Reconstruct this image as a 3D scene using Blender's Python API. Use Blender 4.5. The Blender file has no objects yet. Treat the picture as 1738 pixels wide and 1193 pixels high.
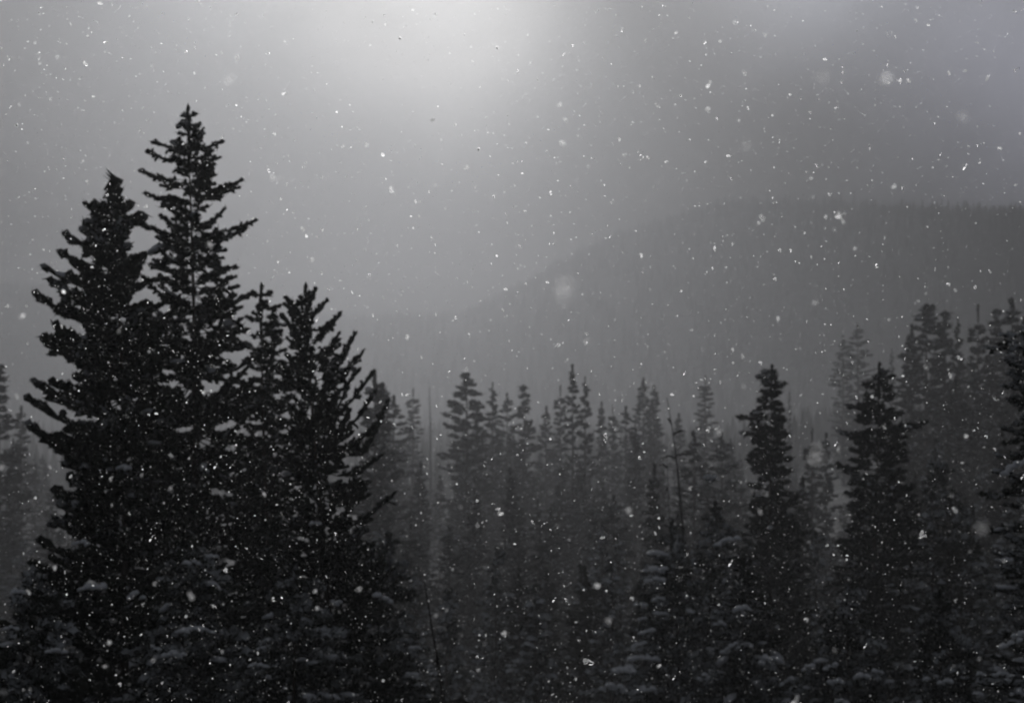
import bpy, math
import numpy as np
from mathutils import Vector
PI = math.pi
SC = bpy.context.scene
COL = SC.collection

# ------------------------------------------------------------------ camera
F = 6517.0            # focal length in photograph pixels (135 mm on 36 mm)
CX, CY0 = 869.0, 700.0  # optical axis column, row of the true horizon
cam_d = bpy.data.cameras.new('camera'); cam = bpy.data.objects.new('camera', cam_d); COL.objects.link(cam)
cam_d.lens = 135; cam_d.sensor_width = 36
cam.location = (0, 0, 0)
cam.rotation_euler = (math.radians(90) + math.atan((CY0 - 596.5) / F), 0, 0)
cam_d.clip_start = 0.05; cam_d.clip_end = 16000
cam_d.dof.use_dof = True
cam_d.dof.focus_distance = 8.0
cam_d.dof.aperture_fstop = 21.0
SC.camera = cam

# ------------------------------------------------------------------ light
SUN_PX, SUN_EL = 720.0, math.radians(12.0)
SUN_AZ = math.atan((SUN_PX - CX) / F)
sv = Vector((math.sin(SUN_AZ) * math.cos(SUN_EL), math.cos(SUN_AZ) * math.cos(SUN_EL), math.sin(SUN_EL)))
sun_d = bpy.data.lights.new('sun', 'SUN'); sun = bpy.data.objects.new('sun', sun_d); COL.objects.link(sun)
sun_d.energy = 1.55; sun_d.angle = math.radians(5); sun_d.color = (1.0, 0.99, 0.985)
sun.rotation_euler = sv.to_track_quat('Z', 'Y').to_euler()
HAZE_DENSITY, HAZE_G = 0.0008, 0.75

world = bpy.data.worlds.new('World'); SC.world = world; world.use_nodes = True
wt = world.node_tree; wt.nodes.clear()
def wn(t, **k):
    n = wt.nodes.new(t)
    for a, b in k.items(): setattr(n, a, b)
    return n
def wl(a, b): wt.links.new(a, b)
def wmath(op, a, b=None, c=None):
    n = wn('ShaderNodeMath', operation=op)
    for i, v in enumerate((a, b, c)):
        if v is None: continue
        if isinstance(v, (int, float)): n.inputs[i].default_value = v
        else: wl(v, n.inputs[i])
    return n.outputs[0]
tc = wn('ShaderNodeTexCoord')
def dirv(px, py):
    v = Vector(((px - CX) / F, 1, (CY0 - py) / F)); return v.normalized()
def lobe(v, sig_deg, amp):        # soft round brightening of the cloud deck about a direction
    d = wn('ShaderNodeVectorMath', operation='DOT_PRODUCT'); wl(tc.outputs['Generated'], d.inputs[0]); d.inputs[1].default_value = v
    k = 1.0 / math.radians(sig_deg) ** 2
    e = wmath('EXPONENT', wmath('MULTIPLY', wmath('SUBTRACT', d.outputs['Value'], 1.0), k))
    return wmath('MULTIPLY', e, amp)
SKY = [ (sv, 40, 0.10), (dirv(720, -70), 1.5, 2.5), (dirv(770, 60), 1.6, .95), (dirv(640, -150), 2.6, .50), (dirv(800, 250), .9, .12), (dirv(869, -450), 5.5, .30),
        (dirv(700, 420), 2.4, .07), (dirv(1290, 290), 1.1, -.12), (dirv(1350, -60), 1.0, 1.5), (dirv(1880, 200), 2.0, 2.3), (dirv(1700, -90), 1.5, .4), (dirv(390, -70), 1.3, .95),
        (dirv(-60, 390), 1.5, -.10), (dirv(830, 220), 1.0, .30) ]
acc = 0.17
for v, s, a in SKY: acc = wmath('ADD', lobe(v, s, a), acc)
nz = wn('ShaderNodeTexNoise'); nz.inputs['Scale'].default_value = 20; nz.inputs['Detail'].default_value = 3; nz.inputs['Distortion'].default_value = .4
wl(tc.outputs['Generated'], nz.inputs['Vector'])
acc = wmath('MULTIPLY', wmath('MAXIMUM', acc, .05), wmath('ADD', wmath('MULTIPLY', nz.outputs['Fac'], 0.9), 0.55))
nz2 = wn('ShaderNodeTexNoise'); nz2.inputs['Scale'].default_value = 9; nz2.inputs['Detail'].default_value = 2
wl(tc.outputs['Generated'], nz2.inputs['Vector'])
tint = wn('ShaderNodeMixRGB'); wl(wmath('MULTIPLY', wmath('SUBTRACT', nz2.outputs['Fac'], .35), 3.0), tint.inputs['Fac'])
tint.use_clamp = True
tint.inputs['Color1'].default_value = (.91, .96, 1.05, 1); tint.inputs['Color2'].default_value = (.90, .91, 1.16, 1)
warm = wn('ShaderNodeMixRGB'); warm.use_clamp = False; wl(wmath('MINIMUM', lobe(dirv(725, -40), 2.6, 1.15), 1.0), warm.inputs['Fac']); wl(tint.outputs[0], warm.inputs['Color1']); warm.inputs['Color2'].default_value = (1.0, .995, .985, 1)
cool = wn('ShaderNodeMixRGB'); wl(wmath('MINIMUM', wmath('ADD', lobe(dirv(1700, 230), 2.4, 1.0), lobe(dirv(-100, 420), 2.0, .8)), 1.0), cool.inputs['Fac']); wl(warm.outputs[0], cool.inputs['Color1']); cool.inputs['Color2'].default_value = (.93, .95, 1.15, 1)
cloud = wn('ShaderNodeVectorMath', operation='SCALE'); wl(cool.outputs[0], cloud.inputs[0]); wl(wmath('MULTIPLY', acc, 10.0), cloud.inputs['Scale'])
sky = wn('ShaderNodeTexSky', sky_type='NISHITA', sun_disc=False, sun_elevation=SUN_EL, sun_rotation=SUN_AZ)
mixw = wn('ShaderNodeMixRGB'); mixw.inputs['Fac'].default_value = 0.985
wl(sky.outputs[0], mixw.inputs['Color1']); wl(cloud.outputs[0], mixw.inputs['Color2'])
bgn = wn('ShaderNodeBackground'); bgn.inputs['Strength'].default_value = 0.1; wl(mixw.outputs[0], bgn.inputs['Color'])
wo = wn('ShaderNodeOutputWorld'); wl(bgn.outputs[0], wo.inputs['Surface'])

SC.view_settings.view_transform = 'Standard'; SC.view_settings.look = 'None'
SC.view_settings.exposure = -1.3; SC.view_settings.gamma = 1; SC.view_settings.use_curve_mapping = False
cy = SC.cycles
cy.max_bounces = 5; cy.diffuse_bounces = 2; cy.glossy_bounces = 1; cy.transmission_bounces = 3; cy.transparent_max_bounces = 6
cy.volume_bounces = 0; cy.use_denoising = True; cy.use_adaptive_sampling = False; cy.caustics_reflective = False; cy.caustics_refractive = False
SC.render.film_transparent = False

# ------------------------------------------------------------------ helpers
def tag(o, label=None, cat=None, group=None, kind=None):
    if label: o['label'] = label
    if cat: o['category'] = cat
    if group: o['group'] = group
    if kind: o['kind'] = kind
    return o
def empty(name, loc, rz=0):
    o = bpy.data.objects.new(name, None); COL.objects.link(o); o.location = loc; o.rotation_euler = (0, 0, rz)
    o.empty_display_size = 1; return o
def link(name, me, parent=None, loc=(0, 0, 0)):
    o = bpy.data.objects.new(name, me); COL.objects.link(o); o.location = loc
    if parent: o.parent = parent
    return o
def mesh(name, V, T=None, Q=None, mat=None, smooth=False, rnd=None):
    """numpy verts + triangle and quad index arrays -> mesh"""
    me = bpy.data.meshes.new(name); V = np.asarray(V, dtype=np.float32)
    nt = 0 if T is None else len(T); nq = 0 if Q is None else len(Q)
    me.vertices.add(len(V)); me.vertices.foreach_set('co', V.ravel())
    idx = np.concatenate([np.asarray(T).ravel() if nt else np.zeros(0, int), np.asarray(Q).ravel() if nq else np.zeros(0, int)]).astype(np.int32)
    me.loops.add(len(idx)); me.loops.foreach_set('vertex_index', idx)
    me.polygons.add(nt + nq)
    st = np.concatenate([np.arange(nt) * 3, nt * 3 + np.arange(nq) * 4]).astype(np.int32)
    me.polygons.foreach_set('loop_start', st)
    me.update(calc_edges=True)
    me.polygons.foreach_set('use_smooth', np.full(nt + nq, smooth))
    if rnd is not None:
        a = me.attributes.new('rnd', 'FLOAT', 'POINT'); a.data.foreach_set('value', np.asarray(rnd, dtype=np.float32))
    if mat: me.materials.append(mat)
    me.validate(); return me
def nrm(v): return v / np.maximum(np.linalg.norm(v, axis=-1, keepdims=True), 1e-9)
def P(px, py, d): return np.array([(px - CX) / F * d, d, (CY0 - py) / F * d])
def gnoise(x, y):
    return (math.sin(x * .031 + 1.3) * math.cos(y * .027 + .4) + .5 * math.sin(x * .083 + y * .061) + .3 * math.sin(x * .19 - y * .13 + 2))

# ------------------------------------------------------------------ materials
def nodes(m):
    m.use_nodes = True; t = m.node_tree; t.nodes.clear(); return t
def foliage_mat(name, dark, light, frost):
    m = bpy.data.materials.new(name); t = nodes(m); N = t.nodes.new; L = t.links.new
    at = N('ShaderNodeAttribute'); at.attribute_name = 'rnd'
    tcn = N('ShaderNodeTexCoord'); n1 = N('ShaderNodeTexNoise'); n1.inputs['Scale'].default_value = 2.2; n1.inputs['Detail'].default_value = 4
    L(tcn.outputs['Object'], n1.inputs['Vector'])
    mx = N('ShaderNodeMixRGB'); L(at.outputs['Fac'], mx.inputs['Fac']); mx.inputs['Color1'].default_value = (*dark, 1); mx.inputs['Color2'].default_value = (*light, 1)
    # snow caught on the upper side of the twigs
    g = N('ShaderNodeNewGeometry'); sx = N('ShaderNodeSeparateXYZ'); L(g.outputs['Normal'], sx.inputs[0])
    a = N('ShaderNodeMath'); a.operation = 'MULTIPLY_ADD'; L(n1.outputs['Fac'], a.inputs[0]); a.inputs[1].default_value = 3.2; a.inputs[2].default_value = -2.15 + frost
    b = N('ShaderNodeMath'); b.operation = 'ADD'; L(sx.outputs['Z'], b.inputs[0]); L(a.outputs[0], b.inputs[1])
    c = N('ShaderNodeMath'); c.operation = 'MULTIPLY_ADD'; c.use_clamp = True; L(b.outputs[0], c.inputs[0]); c.inputs[1].default_value = 1.5; c.inputs[2].default_value = -.25
    d = N('ShaderNodeMath'); d.operation = 'MULTIPLY'; L(c.outputs[0], d.inputs[0]); d.inputs[1].default_value = .75
    m2 = N('ShaderNodeMixRGB'); L(d.outputs[0], m2.inputs['Fac']); L(mx.outputs[0], m2.inputs['Color1']); m2.inputs['Color2'].default_value = (.72, .75, .80, 1)
    p = N('ShaderNodeBsdfDiffuse'); L(m2.outputs[0], p.inputs['Color'])
    o = N('ShaderNodeOutputMaterial'); L(p.outputs[0], o.inputs['Surface']); return m
def bark_mat(name, col):
    m = bpy.data.materials.new(name); t = nodes(m); N = t.nodes.new; L = t.links.new
    tcn = N('ShaderNodeTexCoord'); mp = N('ShaderNodeMapping'); mp.inputs['Scale'].default_value = (14, 14, 3); L(tcn.outputs['Object'], mp.inputs[0])
    n1 = N('ShaderNodeTexNoise'); n1.inputs['Scale'].default_value = 1.5; n1.inputs['Detail'].default_value = 6; L(mp.outputs[0], n1.inputs['Vector'])
    r = N('ShaderNodeValToRGB'); L(n1.outputs['Fac'], r.inputs[0]); r.color_ramp.elements[0].position = .3; r.color_ramp.elements[1].position = .75
    r.color_ramp.elements[0].color = (col[0] * .5, col[1] * .5, col[2] * .5, 1); r.color_ramp.elements[1].color = (*col, 1)
    b = N('ShaderNodeBump'); b.inputs['Distance'].default_value = .03; L(n1.outputs['Fac'], b.inputs['Height'])
    p = N('ShaderNodeBsdfDiffuse'); L(r.outputs[0], p.inputs['Color']); L(b.outputs[0], p.inputs['Normal'])
    o = N('ShaderNodeOutputMaterial'); L(p.outputs[0], o.inputs['Surface']); return m
def snow_mat(name, scale, patch=None):
    m = bpy.data.materials.new(name); t = nodes(m); N = t.nodes.new; L = t.links.new
    tcn = N('ShaderNodeTexCoord'); n1 = N('ShaderNodeTexNoise'); n1.inputs['Scale'].default_value = scale; n1.inputs['Detail'].default_value = 5; L(tcn.outputs['Object'], n1.inputs['Vector'])
    r = N('ShaderNodeValToRGB'); L(n1.outputs['Fac'], r.inputs[0]); r.color_ramp.elements[0].position = .3; r.color_ramp.elements[1].position = .7
    if patch: r.color_ramp.elements[0].position = .45; r.color_ramp.elements[1].position = .72
    r.color_ramp.elements[0].color = (.76, .78, .84, 1) if patch is None else (*patch, 1); r.color_ramp.elements[1].color = (.87, .89, .94, 1) if patch is None else (.55, .57, .6, 1)
    b = N('ShaderNodeBump'); b.inputs['Distance'].default_value = .02; b.inputs['Strength'].default_value = .6; L(n1.outputs['Fac'], b.inputs['Height'])
    p = N('ShaderNodeBsdfPrincipled'); L(r.outputs[0], p.inputs['Base Color']); p.inputs['Roughness'].default_value = .75; L(b.outputs[0], p.inputs['Normal'])
    o = N('ShaderNodeOutputMaterial'); L(p.outputs[0], o.inputs['Surface']); return m
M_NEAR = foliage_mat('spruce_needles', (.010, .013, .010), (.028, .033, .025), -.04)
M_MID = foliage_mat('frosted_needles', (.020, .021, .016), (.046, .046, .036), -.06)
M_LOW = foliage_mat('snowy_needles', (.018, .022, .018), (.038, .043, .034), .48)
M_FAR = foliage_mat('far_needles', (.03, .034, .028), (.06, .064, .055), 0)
M_BARK = bark_mat('bark', (.075, .060, .050))
M_DEAD = bark_mat('dead_wood', (.060, .055, .052))
M_SNOW = snow_mat('snow', 9)
M_GROUND = snow_mat('snowy_ground', .35, (.07, .075, .07))
# snowflakes: clumps of ice crystals, bright against the light because they pass it on forward
M_FLAKE = bpy.data.materials.new('snowflake'); _t = nodes(M_FLAKE); _N = _t.nodes.new
_d = _N('ShaderNodeBsdfDiffuse'); _d.inputs['Color'].default_value = (.9, .92, .95, 1)
_tr = _N('ShaderNodeBsdfTranslucent'); _tr.inputs['Color'].default_value = (.95, .95, .95, 1)
_rf = _N('ShaderNodeBsdfGlass'); _rf.distribution = 'MULTI_GGX'; _rf.inputs['IOR'].default_value = 1.31; _rf.inputs['Roughness'].default_value = .85; _rf.inputs['Color'].default_value = (1, 1, 1, 1)
_m1 = _N('ShaderNodeMixShader'); _m1.inputs[0].default_value = .5; _t.links.new(_d.outputs[0], _m1.inputs[1]); _t.links.new(_tr.outputs[0], _m1.inputs[2])
_m2 = _N('ShaderNodeMixShader'); _m2.inputs[0].default_value = .92; _t.links.new(_m1.outputs[0], _m2.inputs[1]); _t.links.new(_rf.outputs[0], _m2.inputs[2])
_o = _N('ShaderNodeOutputMaterial'); _t.links.new(_m2.outputs[0], _o.inputs['Surface'])

# ------------------------------------------------------------------ ground: near slope, valley, hills (polar sheet)
RID = [(-6000, 500), (-600, 470), (0, 484), (300, 505), (600, 540), (780, 535), (900, 478), (980, 432), (1060, 398), (1150, 372), (1200, 356), (1250, 348), (1400, 350), (1500, 356), (1738, 362), (2400, 350), (7000, 420)]
RDI = [(-6000, 4000), (0, 4000), (800, 4000), (980, 3500), (1250, 2950), (1738, 2850), (7000, 2850)]
def ridge(px):
    y = np.interp(px, *zip(*RID)); d = np.interp(px, *zip(*RDI)); return (CY0 - y) / F * d - 9.0, d
def sstep(a, b, x):
    t = np.clip((x - a) / (b - a), 0, 1); return t * t * (3 - 2 * t)
def ground_z(x, y):
    r = math.hypot(x, y); az = math.atan2(x, y)
    px = CX + F * math.tan(max(-.75, min(.75, az))) if abs(az) < 1.2 else (7000 if az > 0 else -6000)
    hr, hd = ridge(px)
    if y < 0: return -1.75 + .04 * gnoise(x, y) * min(r, 12)
    z = -1.75 - 13.6 * sstep(4, 56, r)
    z -= 1.0 * sstep(90, 180, r)
    z += sstep(1050, 1500, px) * 7.5 * sstep(200, 300, r)       # low spur that carries the back row on the right
    z += (hr - z) * sstep(.5 * hd, hd, r) if r > .5 * hd else 0
    z -= 25 * sstep(hd + 60, hd + 600, r)
    z = max(z, -50)
    return z + .22 * gnoise(x, y) * min(1, r / 40)
azs = np.radians(np.unique(np.concatenate([np.arange(-180, -20, 5), np.arange(-20, 20.01, .4), np.arange(25, 181, 5)])))
rs = np.concatenate([np.arange(2, 80, 3), np.arange(80, 400, 8), np.arange(400, 1000, 20), np.arange(1000, 4400, 60), [4500, 4650]])
V = [[0, 0, -1.75]] + [[r * math.sin(a), r * math.cos(a), ground_z(r * math.sin(a), r * math.cos(a))] for r in rs for a in azs]
na = len(azs); Q = []; T = []
for i in range(len(rs) - 1):
    for j in range(na - 1):
        a = 1 + i * na + j; Q.append((a, a + na, a + na + 1, a + 1))
T = [(0, 1 + j, 2 + j) for j in range(na - 1)]
V = np.array(V)
# close the seam behind the camera by welding: the last azimuth equals the first
tag(link('ground', mesh('ground', V, np.array(T)[:, ::-1], np.array(Q)[:, ::-1][:, ::-1], M_GROUND, True)), kind='structure')

# ------------------------------------------------------------------ conifers
def spindles(rng, A, D, Ln, R, sides=4, needles=6, nl=2.2):
    """needle-covered shoots: A start, D unit direction, Ln length, R radius -> verts, tris, quads, rnd"""
    n = len(A)
    up = np.tile([0, 0, 1.], (n, 1)); up[np.abs(D[:, 2]) > .9] = [1, 0, 0]
    U = nrm(np.cross(D, up)); W = np.cross(U, D)
    ss = np.array([.06, .72]); rr = np.array([.75, 1])
    ph = np.arange(sides) * 2 * PI / sides
    V = []; r0 = rng.random(n)
    for s, k in zip(ss, rr):
        c = A + D * (Ln * s)[:, None]
        for p in ph:
            q = (R * k * rng.uniform(.6, 1.35, n))[:, None]
            V.append(c + U * math.cos(p + s * 2) * q + W * math.sin(p + s * 2) * q)
    V.append(A + D * (Ln * 1.02)[:, None])
    nv = len(V); V = np.stack(V, 1)                        # n, nv, 3
    q = []; t = []
    for k in range(1):
        for j in range(sides):
            a = k * sides + j; b = k * sides + (j + 1) % sides; q.append((a, b, b + sides, a + sides))
    for j in range(sides): t.append((sides + j, sides + (j + 1) % sides, nv - 1))
    base = (np.arange(n) * nv)[:, None, None]
    Q = (np.array(q)[None] + base).reshape(-1, 4); T = (np.array(t)[None] + base).reshape(-1, 3)
    V = V.reshape(-1, 3); rn = np.repeat(r0, nv)
    if needles:
        m = n * needles; i = np.repeat(np.arange(n), needles)
        s = rng.uniform(.1, 1, m); th = rng.uniform(0, 2 * PI, m)
        rad = U[i] * np.cos(th)[:, None] + W[i] * np.sin(th)[:, None]
        c = A[i] + D[i] * (Ln[i] * s)[:, None]; d = nrm(D[i] * .75 + rad)
        l = (R[i] * rng.uniform(1.2, nl, m))[:, None]; side = nrm(np.cross(d, rad + .1)) * (R[i] * .22)[:, None]
        nv0 = len(V)
        VN = np.stack([c - side, c + side, c + d * l], 1).reshape(-1, 3)
        T = np.concatenate([T, nv0 + np.arange(m * 3).reshape(-1, 3)]); V = np.concatenate([V, VN]); rn = np.concatenate([rn, np.repeat(r0[i], 3)])
    return V, T, Q, rn

def branch(rng, acc, snow, p0, tip, pr):
    """one bough from p0 on the trunk to tip, with side shoots"""
    p0 = np.asarray(p0, float); tip = np.asarray(tip, float)
    v = tip - p0; ln = np.linalg.norm(v)
    if ln < .05: return
    ln_h = math.hypot(v[0], v[1]); sag = pr.get('sag', .12) * ln
    w1, w2, w3 = rng.normal(0, .055, 3) * ln; fr_ = rng.uniform(3, 7)
    f = lambda s: p0 + v * s + np.array([w1 * math.sin(fr_ * s) * (1 - s), w2 * math.sin(fr_ * s) * (1 - s), -sag * 2 * s * (1 - s) + w3 * math.sin(fr_ * s) * (1 - s) * 1.2])
    k = max(2, int(ln / pr['seg'])); S = np.linspace(.08, 1, k + 1); pts = np.array([f(s) for s in S])
    D = np.diff(pts, axis=0); L = np.linalg.norm(D, axis=1); D = D / L[:, None]
    R0 = pr['tr']
    acc.append((pts[:-1], D, L * 1.25, np.where(S[:-1] > .25, R0, R0 * .35) * rng.uniform(.8, 1.2, k)))
    acc.append((pts[-1:] - D[-1:] * .1 * pr['tl'], D[-1:], np.array([pr['tl'] * .5]), np.array([R0 * 1.05])))
    n = max(2, int(ln * pr['dens'])); s = rng.uniform(.18, .97, n) ** .8
    A = np.array([f(x) for x in s]); d = np.array([f(min(1, x + .05)) - f(x) for x in s]); d = nrm(d)
    sd = nrm(nrm(np.cross(d, [0, 0, 1.])) + np.array([0, 0, 1.]) * rng.normal(0, pr.get('roll', .45), n)[:, None]); sg = rng.choice([-1, 1], n)
    ang = rng.uniform(.5, 1.1, n)
    dd = nrm(d * np.cos(ang)[:, None] + sd * (sg * np.sin(ang))[:, None] + np.array([0, 0, 1.]) * rng.normal(pr['lift'], pr.get('lv', .35), n)[:, None])
    tl = np.minimum(pr['tl'] * 1.7, pr['tl'] * (.35 + .25 * ln * (1 - s))) * rng.uniform(.6, 1.25, n)
    acc.append((A, dd, tl, R0 * rng.uniform(.7, 1.1, n)))
    if pr.get('sub', 1):
        ns = pr.get('nsub', 2); m = n * ns; i = np.repeat(np.arange(n), ns); fs = rng.uniform(.3, .8, m)
        A2 = A[i] + dd[i] * (tl[i] * fs)[:, None]; sd2 = nrm(np.cross(dd[i], [0, 0, 1.]))
        d2 = nrm(dd[i] + sd2 * rng.choice([-1, 1], m)[:, None] * .8 + np.array([0, 0, 1.]) * rng.normal(pr['lift'] * .7, .25, m)[:, None])
        acc.append((A2, d2, tl[i] * rng.uniform(.35, .6, m), R0 * rng.uniform(.55, .85, m)))
    # snow lying along the bough
    if rng.random() < pr.get('snow', 0) and ln > .35:
        for _ in range(1 + int(ln > 1.2)):
            s0 = rng.uniform(.5, .9); c = f(s0); l = min(.32, .14 * ln + .05) * rng.uniform(.6, 1.2)
            snow.append((c + np.array([0, 0, R0 * .7]), nrm(v), l, l * rng.uniform(.4, .65), l * rng.uniform(.22, .4)))

_ico = None
def ico(sub):
    import bmesh
    bm = bmesh.new(); bmesh.ops.create_icosphere(bm, subdivisions=sub, radius=1)
    v = np.array([x.co[:] for x in bm.verts]); t = np.array([[y.index for y in f.verts] for f in bm.faces]); bm.free(); return v, t
ICO1, ICO2, ICO3 = ico(1), ico(2), ico(3)
def lump(rng, c, d, a, b, h, base=ICO2):
    """pillow of snow: a along d, b across, h high, flat-ish underside"""
    v, t = base; d = nrm(np.asarray(d, float)); s = nrm(np.cross(d, [0, 0, 1.])); u = np.cross(s, d)
    w = v.copy(); ph = rng.uniform(0, 9, 6)
    k = 1 + .16 * np.sin(w[:, 0] * 3.1 + ph[0]) * np.cos(w[:, 1] * 2.7 + ph[1]) + .12 * np.sin(w[:, 1] * 5.3 + w[:, 2] * 4 + ph[2]) + .06 * np.sin(w[:, 0] * 9 + ph[3]) * np.sin(w[:, 1] * 8 + ph[4]) + rng.normal(0, .02, len(w))
    w *= k[:, None]; w[:, 2] = np.where(w[:, 2] < 0, w[:, 2] * .35 - .25 * w[:, 0] ** 2, w[:, 2])
    return np.asarray(c) + d * (w[:, :1] * a) + s * (w[:, 1:2] * b) + u * (w[:, 2:] * h), t

def finish(rng, acc, pr, mat, name):
    A, D, L, R = (np.concatenate([x[i] for x in acc]) for i in range(4))
    V, T, Q, rn = spindles(rng, A, D, L, R, pr.get('sides', 4), pr.get('needles', 6), pr.get('nl', 2.2))
    return mesh(name, V, T, Q, mat, False, rn)
def snow_mesh(rng, snow, base=ICO1):
    Vs, Ts, n = [], [], 0
    for c, d, a, b, h in snow:
        v, t = lump(rng, c, d, a, b, h, base); Vs.append(v); Ts.append(t + n); n += len(v)
    return mesh('snow_cover', np.concatenate(Vs), np.concatenate(Ts), None, M_SNOW, True)
def trunk_mesh(rng, h, r, tx=lambda z: (0, 0), mat=None, stubs=0, sides=8):
    zs = np.linspace(-.6, h, 26); V = []; Q = []
    for i, z in enumerate(zs):
        x, y = tx(z); rr = r * max(.03, (1 - max(0, z) / h)) ** .85 * (1.25 if i == 0 else 1)
        for j in range(sides):
            a = j * 2 * PI / sides; k = rr * (1 + .08 * math.sin(j * 2.3 + z * 1.7)); V.append((x + k * math.cos(a), y + k * math.sin(a), z))
    for i in range(len(zs) - 1):
        for j in range(sides):
            a = i * sides + j; b = i * sides + (j + 1) % sides; Q.append((a, b, b + sides, a + sides))
    V = np.array(V); T = np.zeros((0, 3), int)
    if stubs:
        VV = []; TT = []; n = len(V)
        for _ in range(stubs):
            z = rng.uniform(.3, .97) * h; x, y = tx(z); a = rng.uniform(0, 2 * PI); l = rng.uniform(.15, .75) * (1 - .5 * z / h) * min(1, h / 14)
            w = .014; p = np.array([x, y, z]); q = p + np.array([math.cos(a) * l, math.sin(a) * l, l * rng.uniform(-.35, .5)])
            VV += [p + [0, 0, w], p + [w, w, -w], p - [w, w, w], q]; TT += [(n, n + 1, n + 3), (n + 1, n + 2, n + 3), (n + 2, n, n + 3)]; n += 4
        V = np.concatenate([V, np.array(VV)]); T = np.array(TT)
    return mesh('trunk', V, T if len(T) else None, np.array(Q), mat or M_BARK, True)

# ---- hero trees: outline read from the photograph, built round at its own distance
def hero(seed, d, top, basex, left, right, tips, pr, label, name='spruce_tree', clumps=(), mat=None, group=None, zlow=None, tr=.16):
    rng = np.random.default_rng(seed)
    ns = .7 if d < 73 else .8; d0 = d; d = d * ns; pr = dict(pr); tr = tr * ns
    for q_ in ('seg', 'tr', 'tl', 'dz', 'leader'):
        if q_ in pr: pr[q_] *= ns
    pr['dens'] /= ns
    pt = P(top[0], top[1], d); pb = P(basex, 1193, d)
    gx = pb[0]; gz = ground_z(gx, d); h = pt[2] - gz
    root = empty(name, (gx, d, gz)); tag(root, label, 'tree', group)
    k = F / d
    def loc(px, py, dy=0): return np.array([(px - CX) / k - gx, dy, (CY0 - py) / k - gz])
    zt = h; zb = (CY0 - 1193) / k - gz; x_top = pt[0] - gx
    def tx(z):
        f = max(0, min(1, (z - zb) / (zt - zb))); return (x_top * f + .04 * math.sin(z * .7 + seed), .05 * math.sin(z * .5 + seed * 2))
    lz = [(loc(x, y)[2], tx(loc(x, y)[2])[0] - loc(x, y)[0]) for y, x in left][::-1]; rz = [(loc(x, y)[2], loc(x, y)[0] - tx(loc(x, y)[2])[0]) for y, x in right][::-1]
    # continue the widening to the ground
    acc = []; snow = []
    def ext(z, c):
        l = np.interp(z, *zip(*lz)); r = np.interp(z, *zip(*rz)); l = max(l, .04); r = max(r, .04)
        return (r if c > 0 else l) * abs(c) + (l + r) * .5 * (1 - abs(c))
    z = zlow if zlow is not None else max(.8, zb - 1.2)
    lowpr = dict(pr, tl=pr['tl'] * 1.15, tr=pr['tr'] * 1.0, rise=0)
    low_ = lambda z: (zt - z) / (zt - zb)
    while z < h - .12:
        fr = (h - z) / h
        for _ in range(pr['whorl'] + (2 if low_(z) > .42 else 0)):
            a = rng.uniform(0, 2 * PI); c = math.cos(a); low = min(1, max(0, (zt - z) / (zt - zb))); e = ext(z, c) * rng.uniform(*pr.get('lenr', (.62, 1.0)))
            if rng.random() < pr.get('gap', .08): continue
            dz = z + rng.uniform(-.5, .5) * pr['dz']
            if dz > h - (.06 if pr.get('leader', 0) < .15 * ns or mat else pr['leader'] * 3): continue
            rise = e * ((pr['rise'] if low <= .38 else pr['rise'] * .35) * (1 - pr.get('droop', .3) * low) + rng.normal(0, pr.get('rv', .2))) + pr.get('curl', 0)
            z0 = max(.2, dz - rise); x0, y0 = tx(z0); x1, y1 = tx(dz)
            bp = dict(lowpr if low > .38 else pr); bp['tl'] = min(bp['tl'], e * .5 + .07)
            branch(rng, acc, snow, (x0, y0, z0), (x1 + e * c, y1 + e * math.sin(a), dz), bp)
        z += pr['dz'] * (1 if fr > .25 else .75)
    for tp in tips:
        q = loc(tp[0], tp[1], (tp[2] if len(tp) > 2 else rng.uniform(-.25, .25)))
        e = abs(q[0] - tx(q[2])[0]); z0 = max(.2, q[2] - e * pr['rise'] - pr.get('curl', 0)); x0, y0 = tx(z0)
        branch(rng, acc, snow, (x0, y0, z0), q, pr)
    # leader
    for zz in np.arange(h - 1.0 * ns, h - .2 * ns, .13 * ns):
        x, y = tx(zz); acc.append((np.array([[x, y, zz]]), np.array([[0, 0, 1.]]), np.array([.24 * ns]), np.array([pr.get('leader', pr['tr'] * .8)])))
    n = 0
    for cl in clumps:                      # (px, py, width px, height px, depth towards the camera, tilt)
        px, py, w, hh = cl[:4]; dep = (cl[4] if len(cl) > 4 else .8) * ns; tilt = cl[5] if len(cl) > 5 else 0
        kk = F / (d - dep); c = np.array([(px - CX) / kk - gx, -dep, (CY0 - py) / kk - gz]); a = w * .5 / kk; hz = hh * .62 / kk
        x0, y0 = tx(c[2] - .1); tipd = c - np.array([x0, y0, 0]); tipd[2] = 0; tipd = nrm(tipd)
        branch(rng, acc, [], (x0, y0, max(.3, c[2] - .1)), c - tipd * a * .3 - np.array([0, 0, hz * .7 + .06]), pr)
        VS, TS, nn = [], [], 0; ncl = max(3, int(w / 8))
        for q_ in range(ncl):
            u_ = (q_ + .5) / ncl * 2 - 1 + rng.normal(0, .12); k_ = rng.uniform(.55, 1.0) * (1 - .45 * abs(u_)); ra = a * rng.uniform(.32, .5) * (1.6 / ncl ** .5)
            v, t = lump(rng, c + np.array([u_ * a * .72, rng.uniform(-.35, .35) * a, tilt * u_ * a - hz * .35 - hz * .35 * u_ * u_ + rng.normal(0, .12) * hz]), (1, rng.uniform(-.5, .5), tilt + rng.normal(0, .25)), ra, ra * rng.uniform(.7, 1.1), min(hz * k_, ra * .85), ICO2)
            VS.append(v); TS.append(t + nn); nn += len(v)
        link('snow_clump', mesh('snow_clump', np.concatenate(VS), np.concatenate(TS), None, M_SNOW, True), root)
    link('trunk', trunk_mesh(rng, h, tr, tx), root)
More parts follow.
